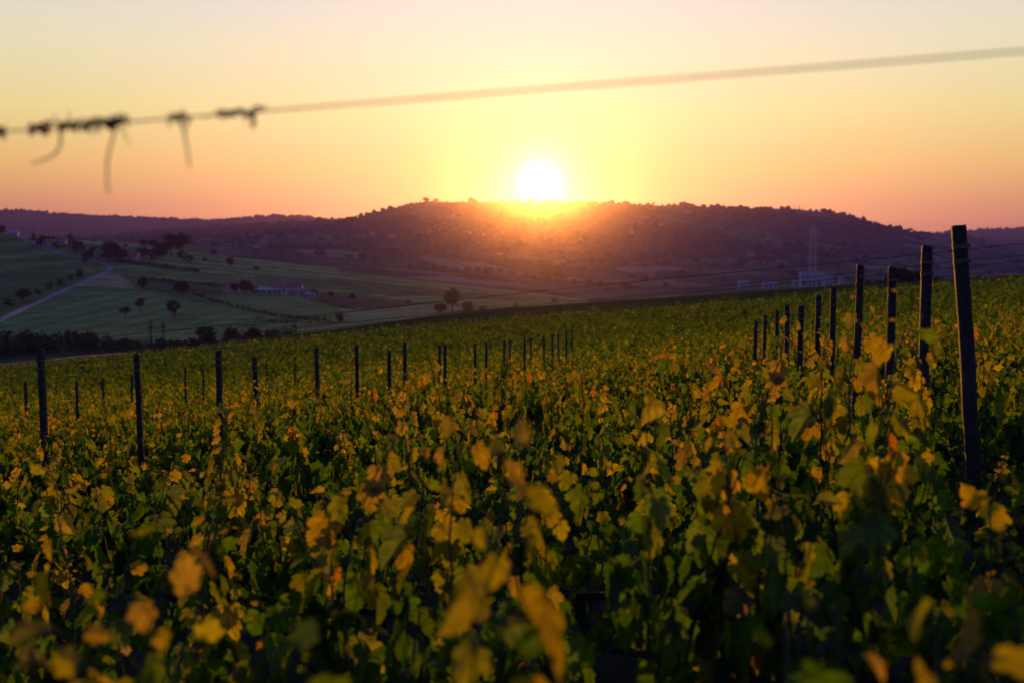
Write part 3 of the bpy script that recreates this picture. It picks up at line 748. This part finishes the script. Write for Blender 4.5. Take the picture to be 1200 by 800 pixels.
TL = [
 (147,374,15,'umbrella','low flat-topped tree alone in the green field',1.1),(165,368,20,'airy','airy tall tree behind the flat-topped tree in the field',.9),(204,374,24,'round','round tree alone at the right of the field pair',.95),
 (167,342,18,'round','dark round tree at the lower tip of the tan field',1),(213,347,20,'wide','broad dark tree on the diagonal hedge above the field',1),
 (177,404,28,'cypress','taller narrow cypress, left of the pair above the wood',1),(191.5,404,27,'cypress','narrow cypress, right of the pair above the wood',1),
 (243,406,26,'wide','broad dark tree right of the two cypresses at the field foot',1),(271,402,20,'wide','dark tree, middle of three along the field foot',.95),(297,400,18,'wide','dark tree, rightmost of three along the field foot',.95),(224,408,14,'bush','dark bush between the cypresses and the broad tree',1),
 (322,394,9,'bush','small bush at the field foot near the vineyard crest',1),(345,388,8,'airy','thin small tree at the field foot above the crest',1),
 (1,276,13,'wide','dark tree on the hilltop beside the upper road end',1),(40,286,17,'conifer','dark pointed conifer left of the hilltop houses',1.1),(50,287,12,'wide','dark tree between the conifer and the white hilltop house',1),(60,287,11,'wide','dark tree beside the white hilltop house',1),
 (82,291,21,'conifer','tall dark conifer right of the white hilltop house',1.2),(96,297,18,'conifer','second dark conifer down the road from the tall one',1.1),(99,308,11,'bush','dark bush on the inner side of the road bend',.9),(109,300,12,'wide','dark tree behind the road bend',1),
 (128,307,26,'wide','large dark tree above the outer road bend',.9),(141,306,16,'wide','dark tree beside the large tree at the road bend',1),(167,304,15,'wide','dark tree right of the red-roofed farmhouse',1),(190,304,22,'wide','dark tree on the left of the tall tree clump',1),
 (201,300,28,'round','tallest dark tree of the clump on the ridge',1.15),(213,299,27,'round','dark tree on the right of the tall tree clump',1.1),(214,306,13,'bush','low bush at the foot of the tall tree clump',1.1),(168,287,10,'wide','small tree on the skyline left of the tall clump',1),(179,287,11,'wide','second small tree on the skyline left of the tall clump',1),
 (47,289,11,'wide','dark tree low behind the first hilltop conifer',1.2),(67,291,9,'bush','dark bush in front of the white hilltop house',1.2),(90,296,15,'wide','dark tree between the two roadside conifers',1),(104,305,11,'wide','dark tree left of the narrow pale house at the bend',1.1),(135,306,21,'round','dark tree leaning on the right of the large bend tree',1),(179,305,14,'bush','broad bush below the left end of the tall clump',1.3),(222,308,9,'bush','dark bush at the right end of the tall clump',1.4),
 (146,290,5,'bush','tiny bush on the ridge field left of the clump',1.2),(249,298,7,'bush','small bush on the ridge right of the tall clump',1.3),(270,313,12,'wide','lone round tree on the pale upper field',.9),(302,317,6,'bush','flat bush on the pale upper field',1.4),(240,306,5,'bush','tiny bush below the ridge on the pale field',1.3),
 (93,326,12,'bush','roadside bush nearest the bend',.9),(82,330,9,'bush','second roadside bush below the bend',1),(71,335,11,'bush','third roadside bush below the bend',1),(58,340,10,'bush','fourth roadside bush down the road',1),(46,346,9,'bush','fifth roadside bush down the road',1),(27,353,16,'wide','dark roadside tree halfway down the slope',1),(12,360,12,'bush','lower dark roadside bush near the left edge',1.1),
 (287,346,20,'wide','big dark tree left of the white farmhouse',.85),(275,343,12,'wide','dark tree by the pink cottage',.9),(298,345,11,'bush','bush between the big tree and the low barns',1),(368,348,9,'wide','small tree right of the white farmhouse',1),(388,349,8,'wide','small tree at the top of the brown field',1),(413,352,9,'wide','dark tree on the far corner of the brown field',1),(398,379,13,'wide','dark tree at the lower end of the diagonal hedge',.9),
 (530,366,29,'round','tall dark tree standing in the middle fields',.95),(516,369,15,'wide','lower dark tree left of the tall middle tree',1),(547,368,16,'wide','lower dark tree right of the tall middle tree',1),(566,366,8,'bush','bush right of the middle tree trio',1.2),(650,357,9,'wide','round tree on the pale field below the sun glow',1),(478,357,6,'bush','small bush on the striped middle field',1.2),(605,360,6,'bush','small bush on the field edge below the glow',1.2)]
for px, r_, h, k, lb, w in TL: tree(px, r_, h, k, lb, G1, wide=w)
G2 = 'trees scattered over the valley floor'
VT = [(425,307,9),(409,305,7),(440,308,6),(455,305,5),(300,296,5),(330,301,5),(352,302,6),(372,300,7),(378,303,7),(250,290,5),(480,317,6),(495,315,7),(510,320,9),(520,320,8),(535,322,7),(548,324,10),(560,322,8),(572,325,11),(585,324,8),(600,328,9),(612,330,10),(625,331,8),(640,334,13),(652,331,15),(660,335,11),(672,336,8),(690,338,9),(705,337,7),(585,310,6),(620,313,8),(632,312,7),(645,311,6),(470,303,5),(690,320,6),(720,318,6),(742,328,8),(755,331,9),(770,329,6),(800,325,7),(820,322,7),(838,318,8),(850,330,6),(870,316,9),(890,310,7),(915,318,8),(930,326,8),(985,324,6),(1010,322,7),(1030,325,7),(780,338,7),(735,342,8),(715,345,8),(430,294,5),(520,297,5),(560,299,5),(610,300,5),(670,305,6),(760,306,6),(830,303,6),(905,298,6),(960,304,6)]
for px, r_, h in VT:
    tree(px, r_, h * 1.25, random.choice(('wide', 'round', 'bush')), 'small hazy dark tree among the valley fields below the big hill', G2, 1150, 3000, random.uniform(.9, 1.4))
G3 = 'trees just beyond the vineyard crest'
for i, (px, dz, h, k, lb) in enumerate([(1030,14,16,'wide','low dark tree peeking over the crest left of the tall clump tree'),(1046,14,24,'wide','dark tree over the crest, second in the clump behind the posts'),(1058,14,29,'round','tallest dark tree over the crest behind the posts'),(1070,14,26,'wide','dark tree over the crest, right of the tallest one'),(1016,16,18,'bush','low bush over the crest at the clump end'),(1098,15,17,'bush','low dark bush over the crest beside the leaning post'),(1148,15,16,'bush','low dark bush over the crest by the picture edge')]):
    Y = 212; rx = ray(px, 340)[0]; e = tree(px, 345, h, k, lb, G3); x = rx * Y; e.location = (x, Y, gz(x, Y)); s = h * 1.05 * Y / F
    e.scale = (s, s, s)

# woods and hedges
def clump_mass(name, spots, m, seed, per=26, leafs=.30):
    """many crowns fused into one mass: spots are (x, y, z, height)"""
    r = np.random.default_rng(seed); V, T, C, o = [], [], [], 0
    for (x, y, z, h) in spots:
        g = r.normal(0, 1, (per, 3)); g /= np.linalg.norm(g, axis=1, keepdims=True)
        p = np.array([x, y, z + h * .45]) + g * [h * .5, h * .5, h * .5] * r.uniform(.55, 1.0, (per, 1))
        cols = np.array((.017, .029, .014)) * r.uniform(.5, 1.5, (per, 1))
        v, t, c, uv = instance_leaves('lo', p, leaf_frames(r.normal(0, 1, (per, 3)), g + r.normal(0, .5, (per, 3))), r.uniform(.5, 1.1, per) * h * leafs, cols)
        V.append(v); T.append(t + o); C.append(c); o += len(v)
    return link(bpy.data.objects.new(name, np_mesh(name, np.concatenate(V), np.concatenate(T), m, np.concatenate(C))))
hr = np.random.default_rng(77)
sp = []
for _ in range(150):
    px = hr.uniform(120, 345); x, y, z = at(px, np.interp(px, [120, 240, 345], [409, 405, 392]) + hr.uniform(-2, 3), 216, 520); sp.append((x, y, z, hr.uniform(5, 11) * y / F))
for _ in range(260):
    px = hr.uniform(-260, 232); base = np.interp(px, [-260, 0, 60, 130, 180, 240], [425, 412, 408, 405, 406, 407]) + hr.uniform(-4, 8)
    hp = np.interp(px, [-260, 0, 60, 100, 135, 240], [26, 24, 20, 18, 9, 7]) * hr.uniform(.7, 1.15)
    if px > 120: base = max(base, 404)
    x, y, z = at(px, min(base, 421), 216, 520); sp.append((x, y, z, hp * y / F))
tag(clump_mass('woodland', sp, M_TLEAF, 3, 60, .16), 'dark wood filling the valley foot left of the two cypresses', 'wood', kind='stuff')
def hedge(pix, hpx, label, seed, y0=216, y1=933, gap=0.0):
    r = np.random.default_rng(seed); s = []
    for (a, ra), (b, rb) in zip(pix[:-1], pix[1:]):
        n = max(2, int(math.hypot(b - a, rb - ra) / 1.3))
        for i in range(n):
            if r.random() < gap: continue
            px = a + (b - a) * i / n; x, y, z = at(px, ra + (rb - ra) * i / n, y0, y1); s.append((x + r.normal(0, .5), y + r.normal(0, .5), z, hpx * r.uniform(.6, 1.3) * y / F))
    tag(clump_mass('hedge', s, M_TLEAF, seed, 26, .22), label, 'hedge', 'hedges between the fields')
hedge([(135,307),(160,310),(200,315),(233,319)], 4.5, 'thick dark hedge below the farmhouse and the tall clump', 61)
hedge([(78,337),(120,338),(160,340)], 1.6, 'thin straight hedge along the lower edge of the tan field', 62)
hedge([(226,346),(262,357),(300,366),(345,374),(388,377)], 4, 'long diagonal hedge running down from the broad tree', 63, gap=.15)
hedge([(262,385),(300,381),(340,377),(392,371)], 2.2, 'low hedge along the top of the lowest field', 64, gap=.2)
hedge([(142,318),(152,327),(158,334)], 1.6, 'curved thin hedge down the right side of the tan field', 65)
hedge([(170,328),(215,333),(262,336),(285,341)], 4, 'ragged hedge leading across to the pink cottage', 66, gap=.2)
hedge([(355,349),(385,357),(420,364),(470,361)], 2.4, 'dark hedge around the brown field beside the farmhouse', 67, gap=.1)
hedge([(300,374),(330,379),(395,380)], 3, 'dark hedge below the diagonal hedge near the crest', 68, gap=.3)
hedge([(480,345),(560,350),(640,355)], 2, 'thin dark hedge between the striped middle fields', 69, gap=.3)
hedge([(233,300),(300,311),(370,320)], 1.4, 'low broken hedge below the ridge on the pale field', 70, gap=.55)

# woods on the big hill and the far hills
def far_woods():
    ico = bpy.data.meshes.new('tmp'); import bmesh
    bm = bmesh.new(); bmesh.ops.create_icosphere(bm, subdivisions=1, radius=1.0); bm.to_mesh(ico); bm.free()
    iv = np.array([v.co[:] for v in ico.vertices]); it = np.array([p.vertices[:] for p in ico.polygons]); bpy.data.meshes.remove(ico)
    r = np.random.default_rng(91); spots = []
    N = 9000
    px = r.uniform(60, 1330, N); Y = r.uniform(2350, 3540, N); x = (px - 600) / F / CP * Y
    dens = wob(x / 2.3, Y / 2.3) / 3.2 + .15 + (Y - 2900) / 1500
    keep = r.random(N) < np.clip(dens, .06, .85); px, Y, x = px[keep], Y[keep], x[keep]
    spots.append((x, Y, r.uniform(4, 9, len(x))))
    n = 1000; px = r.uniform(60, 1330, n); Y = r.uniform(3470, 3525, n); x = (px - 600) / F / CP * Y
    hh = 1.8 + 2.8 * np.clip(wob(x / 1.3, 0 * x) / 2.5 + .3, 0, 1) ** 2; spots.append((x, Y, hh * r.uniform(.5, 1.25, n)))
    n = 1500; px = r.uniform(-420, 480, n); Y = r.uniform(5700, 6050, n); x = (px - 600) / F / CP * Y; spots.append((x, Y, r.uniform(4, 11, n)))
    n = 500; px = r.uniform(1040, 1500, n); Y = r.uniform(5700, 6050, n); x = (px - 600) / F / CP * Y; spots.append((x, Y, r.uniform(4, 11, n)))
    X = np.concatenate([s[0] for s in spots]); Yv = np.concatenate([s[1] for s in spots]); S = np.concatenate([s[2] for s in spots])
    Z = ground_z(X, Yv); n = len(X)
    disp = 1 + r.normal(0, .22, (n, len(iv), 1))
    v = iv[None] * disp * (S[:, None, None] * np.array([1.25, 1.25, 1.0])) + np.stack([X, Yv, Z + S * .35], -1)[:, None, :]
    t = it[None] + (np.arange(n) * len(iv))[:, None, None]
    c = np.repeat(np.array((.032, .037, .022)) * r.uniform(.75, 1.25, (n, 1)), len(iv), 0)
    m = leaf_material('far_canopy', (1, 1, 1), False, .05)
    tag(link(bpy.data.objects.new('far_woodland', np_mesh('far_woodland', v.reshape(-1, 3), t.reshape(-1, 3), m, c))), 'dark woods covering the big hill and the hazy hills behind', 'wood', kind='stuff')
far_woods()
G4 = 'lone trees on the big hill skyline'
for i, (px, h, k, lb) in enumerate([(552,5,'wide','rounded tree bump on the skyline left of the sun'),(575,4,'round','small skyline tree nearest the left side of the sun'),(713,4.5,'wide','small tree on the skyline right of the sun glow'),(764,4,'round','tiny tree on the skyline between the sun and the shoulder'),(928,6,'cypress','thin skyline cypress, first of three on the right shoulder'),(933,7,'cypress','thin skyline cypress, middle of three on the right shoulder'),(938,5.5,'cypress','thin skyline cypress, last of three on the right shoulder'),(500,6,'wide','broad tree crowning the left summit of the big hill'),(512,5,'wide','broad tree beside the crown of the left summit'),(1063,5,'wide','tree on the low right end of the big hill ridge'),(425,5,'round','skyline tree where the ridge begins to climb'),(400,4,'wide','skyline tree low on the left ridge')]):
    x = (px - 600) / F / CP * 3495; e = tree(px, 300, h, k, lb, G4, 2000, 3490); e.location = (x, 3495, gz(x, 3495) - 1); s = h * 3495 / F; e.scale = (s * 1.3, s * 1.3, s)

# ------------------------------------------------------------------ buildings
def house(px, row, w, d, h, roofh, rz, label, cat='house', wall=None, roof=None, y0=216, y1=933, nwin=4, floors=2, group=None, name='house', chim=True):
    x, y, z = at(px, row, y0, y1)
    e = empty(name, (x, y, z), rz); tag(e, label, cat, group)
    wb = MB(); wb.box(-w/2, w/2, -d/2, d/2, -1.5, h); wb.prism_ends(-w/2, w/2, -d/2, d/2, h + .002, h + roofh - .05); wb.build('wall', wall or M_WALLW, e)
    rb = MB(); rb.gable(-w/2 - .5, w/2 + .5, -d/2 - .5, d/2 + .5, h - .28, h + roofh); ro = rb.build('roof', roof or M_ROOF, e)
    if chim:
        cb = MB(); cx = w * .25; cb.box(cx - .4, cx + .4, -.4, .4, h + roofh * .6, h + roofh + 1.0); cb.build('chimney', wall or M_WALLW, ro)
    fh = h / max(floors, 1)
    for f in range(floors):
        for i in range(nwin):
            wx = -w/2 + w * (i + .5) / nwin; b = MB()
            if f == 0 and i == nwin // 2: b.box(wx - .6, wx + .6, -d/2 - .06, -d/2 - .003, 0.05, 2.2); b.build('door', M_DARKWIN, e); continue
            z0 = fh * f + fh * .32; b.box(wx - .55, wx + .55, -d/2 - .06, -d/2 - .003, z0, z0 + fh * .42); b.build('window', M_DARKWIN, e)
    return e
house(343.5, 345, 12, 8, 6.4, 2.0, .06, 'white two-storey farmhouse with rows of dark windows and red roof', nwin=5)
house(328, 345, 9, 7, 4.6, 1.5, .1, 'pale lower wing house beside the white two-storey farmhouse', wall=M_WALLW, nwin=3, floors=1)
house(314, 344.5, 13, 6, 2.6, 1.0, .04, 'long low pale barn left of the farmhouse', 'barn', wall=M_WALLC, roof=M_SILO, nwin=4, floors=1, name='barn', chim=False)
house(333, 340, 14, 7, 4.2, 1.7, -.1, 'red-roofed house standing behind the white farmhouse', wall=M_WALLP, nwin=4, floors=1)
house(273, 341.5, 8, 7, 4.5, 1.8, .2, 'pink cottage half hidden by a dark tree', wall=M_WALLP, nwin=2)
house(357, 346.5, 6, 5, 2.6, 1.0, .0, 'small pale shed just right of the white farmhouse', 'shed', wall=M_WALLC, nwin=2, floors=1, name='shed', chim=False)
house(364, 348, 5, 3, 1.8, .6, .0, 'tiny bluish white shed down the lane from the farmhouse', 'shed', wall=M_WALLW, roof=M_SILO, nwin=2, floors=1, name='shed', chim=False)
house(72, 287, 8, 7, 4.2, 1.5, .1, 'white house between dark trees on the hilltop', nwin=2, floors=1)
house(56, 288.5, 11, 7, 3.2, 1.6, -.1, 'low red-roofed hilltop house beside the road', wall=M_WALLP, nwin=3, floors=1)
house(44, 287.5, 4.5, 3.5, 2.2, .8, .2, 'tiny white hut at the roadside below the hilltop conifer', 'hut', wall=M_WALLW, roof=M_SILO, nwin=1, floors=1, name='hut', chim=False)
house(17, 276, 6, 4, 2.2, .9, .1, 'pale hut where the road reaches the hilltop', 'hut', wall=M_WALLW, roof=M_SILO, nwin=2, floors=1, name='hut', chim=False)
house(117, 302, 6, 6, 4.4, 1.4, .2, 'pale narrow house in the trees above the road bend', wall=M_WALLC, nwin=2, floors=2)
house(151, 304, 15, 8, 3.2, 2.0, -.05, 'long farmhouse with a broad red roof near the tall clump', wall=M_WALLP, nwin=4, floors=1)
G5 = 'small houses scattered on the big hill'
HH = [(436,275,'pale house low on the left flank of the big hill'),(459,277,'pale house right of the first one on the left flank'),(448,272,'pale house set just above the pair on the left flank'),(502,273,'pale house under the left summit of the hill'),(515,271,'pale house close right of the one under the left summit'),(549,274,'pale house midway between the left summit and the sun'),(564,276,'pale house just below the midway house'),(530,254,'high pale house near the top under the left summit'),(656,273,'house in the orange glow right below the sun'),(682,281,'lower house at the right fringe of the sun glow'),(740,273,'pale house on the slope right of the glow'),(751,262,'higher pale house above the one right of the glow'),(774,264,'pale house, last of the three right of the glow'),(806,249,'pale house just under the skyline of the right shoulder'),(310,283,'pinkish house low on the hazy left slope'),(300,291,'pale house at the foot of the hazy left slope'),(586,301,'small bright white house in the valley below the sun'),(762,323,'white house in the valley beside the hedged fields'),(880,299,'pale house on the valley edge left of the lattice tower')]
for i, (px, r_, lb) in enumerate(HH):
    house(px, r_ + 1, random.uniform(11, 17), 9, random.uniform(5.5, 8), 2.5, random.uniform(-.4, .4), lb, wall=random.choice((M_WALLW, M_WALLC, M_WALLC)), y0=1100, y1=3480, nwin=3, group=G5)

# industrial plant in the valley behind the crest
def block(px0, px1, top, Y, d, label, name, ribs=3, cat='building', slab=True):
    rx0, rx1 = ray(px0, 330)[0] * Y, ray(px1, 330)[0] * Y; x = (rx0 + rx1) / 2; w = rx1 - rx0
    z = gz(x, Y); h = ray((px0 + px1) / 2, top)[1] * Y - z
    e = empty(name, (x, Y, z)); tag(e, label, cat, 'pale industrial blocks in the valley')
    b = MB(); b.box(-w/2, w/2, 0, d, -2, h - 1.0); b.build('wall', M_SILO, e)
    if slab:
        b = MB(); b.box(-w/2 - .4, w/2 + .4, -.4, d + .4, h - .998, h); b.build('roof', M_SILO, e)
    for i in range(ribs):
        xx = -w/2 + w * (i + .5) / ribs; b = MB(); b.box(xx - w/ribs*.26, xx + w/ribs*.26, -.12, -.004, h*.12, h*.42); b.build('window', M_DARKWIN, e)
        b = MB(); b.box(xx - w/ribs*.26, xx + w/ribs*.26, -.12, -.004, h*.62, h*.7); b.build('window', M_DARKWIN, e)
    return e
block(938.5, 946, 318.5, 1700, 10, 'pale tall block with overhanging top, left of the plant blocks', 'factory_block', 1)
block(947.5, 955.5, 320, 1700, 10, 'pale tall block in the middle of the plant', 'factory_block', 2)
block(956.5, 964, 319, 1700, 10, 'pale tall block, right of the three plant blocks', 'factory_block', 1)
block(967, 976, 321, 1706, 12, 'darker low block with a light band beside the tall plant blocks', 'factory_block', 2)
block(930, 937, 329, 1690, 8, 'low annex at the foot of the tall plant blocks', 'factory_block', 1)
block(984, 989, 325, 1712, 8, 'small pale hut at the end of the plant', 'factory_block', 1)
block(866.5, 878.5, 329.5, 1640, 12, 'left of the two low white sheds before the plant', 'warehouse', 3)
block(895.5, 911, 330.5, 1640, 12, 'wide low white shed nearest the plant', 'warehouse', 3)
def lattice_tower():
    Y = 1720; x = ray(952.5, 300)[0] * Y; z = gz(x, Y); h = ray(952.5, 267)[1] * Y - z
    e = empty('lattice_tower', (x, Y, z)); tag(e, 'tall thin reddish lattice tower rising behind the pale plant blocks', 'tower')
    w0, w1 = 5.2, 3.4
    cs = [(-1,-1),(1,-1),(1,1),(-1,1)]
    P = lambda s, t: (s[0] * (w0 + (w1 - w0) * t), s[1] * (w0 + (w1 - w0) * t), h * t)
    for s in cs:
        b = MB(); b.tube([(P(s, 0)[0], P(s, 0)[1], -2), P(s, 1)], [.30, .22], 6); b.build('leg', M_STEELP, e)
    b = MB(); n = 14
    for i in range(n):
        t0, t1 = i / n, (i + 1) / n
        for q in range(4):
            a, c = cs[q], cs[(q + 1) % 4]; b.tube([P(a, t0), P(c, t1)], .12, 4); b.tube([P(c, t0), P(a, t1)], .12, 4); b.tube([P(a, t1), P(c, t1)], .15, 4)
    b.build('brace', M_STEELP, e)
    b = MB(); b.tube([(0, 0, h), (0, 0, h + 5)], [.35, .15], 6); b.build('aerial', M_STEELP, e)
lattice_tower()

# ------------------------------------------------------------------ air
def haze():
    mb = MB(); mb.box(-11500, 11500, -120, 9500, -175, 178)
    o = mb.build('haze', bpy.data.materials.new('evening_haze')); m = o.data.materials[0]; m.use_nodes = True
    n = m.node_tree.nodes; l = m.node_tree.links
    for x in list(n): n.remove(x)
    ou = n.new('ShaderNodeOutputMaterial'); ad = n.new('ShaderNodeAddShader')
    air, dust = n.new('ShaderNodeVolumePrincipled'), n.new('ShaderNodeVolumePrincipled')
    # the air scatters evenly, a trace of dust in it scatters the low sun forward
    air.inputs['Color'].default_value = (.46, .31, .95, 1); air.inputs['Density'].default_value = .000040; air.inputs['Anisotropy'].default_value = 0.0
    dust.inputs['Color'].default_value = (.46, .31, .95, 1); dust.inputs['Density'].default_value = .000021; dust.inputs['Anisotropy'].default_value = .965
    l.new(air.outputs[0], ad.inputs[0]); l.new(dust.outputs[0], ad.inputs[1]); l.new(ad.outputs[0], ou.inputs['Volume'])
    tag(o, 'thin violet evening haze over the valley', 'haze', kind='stuff')
haze()
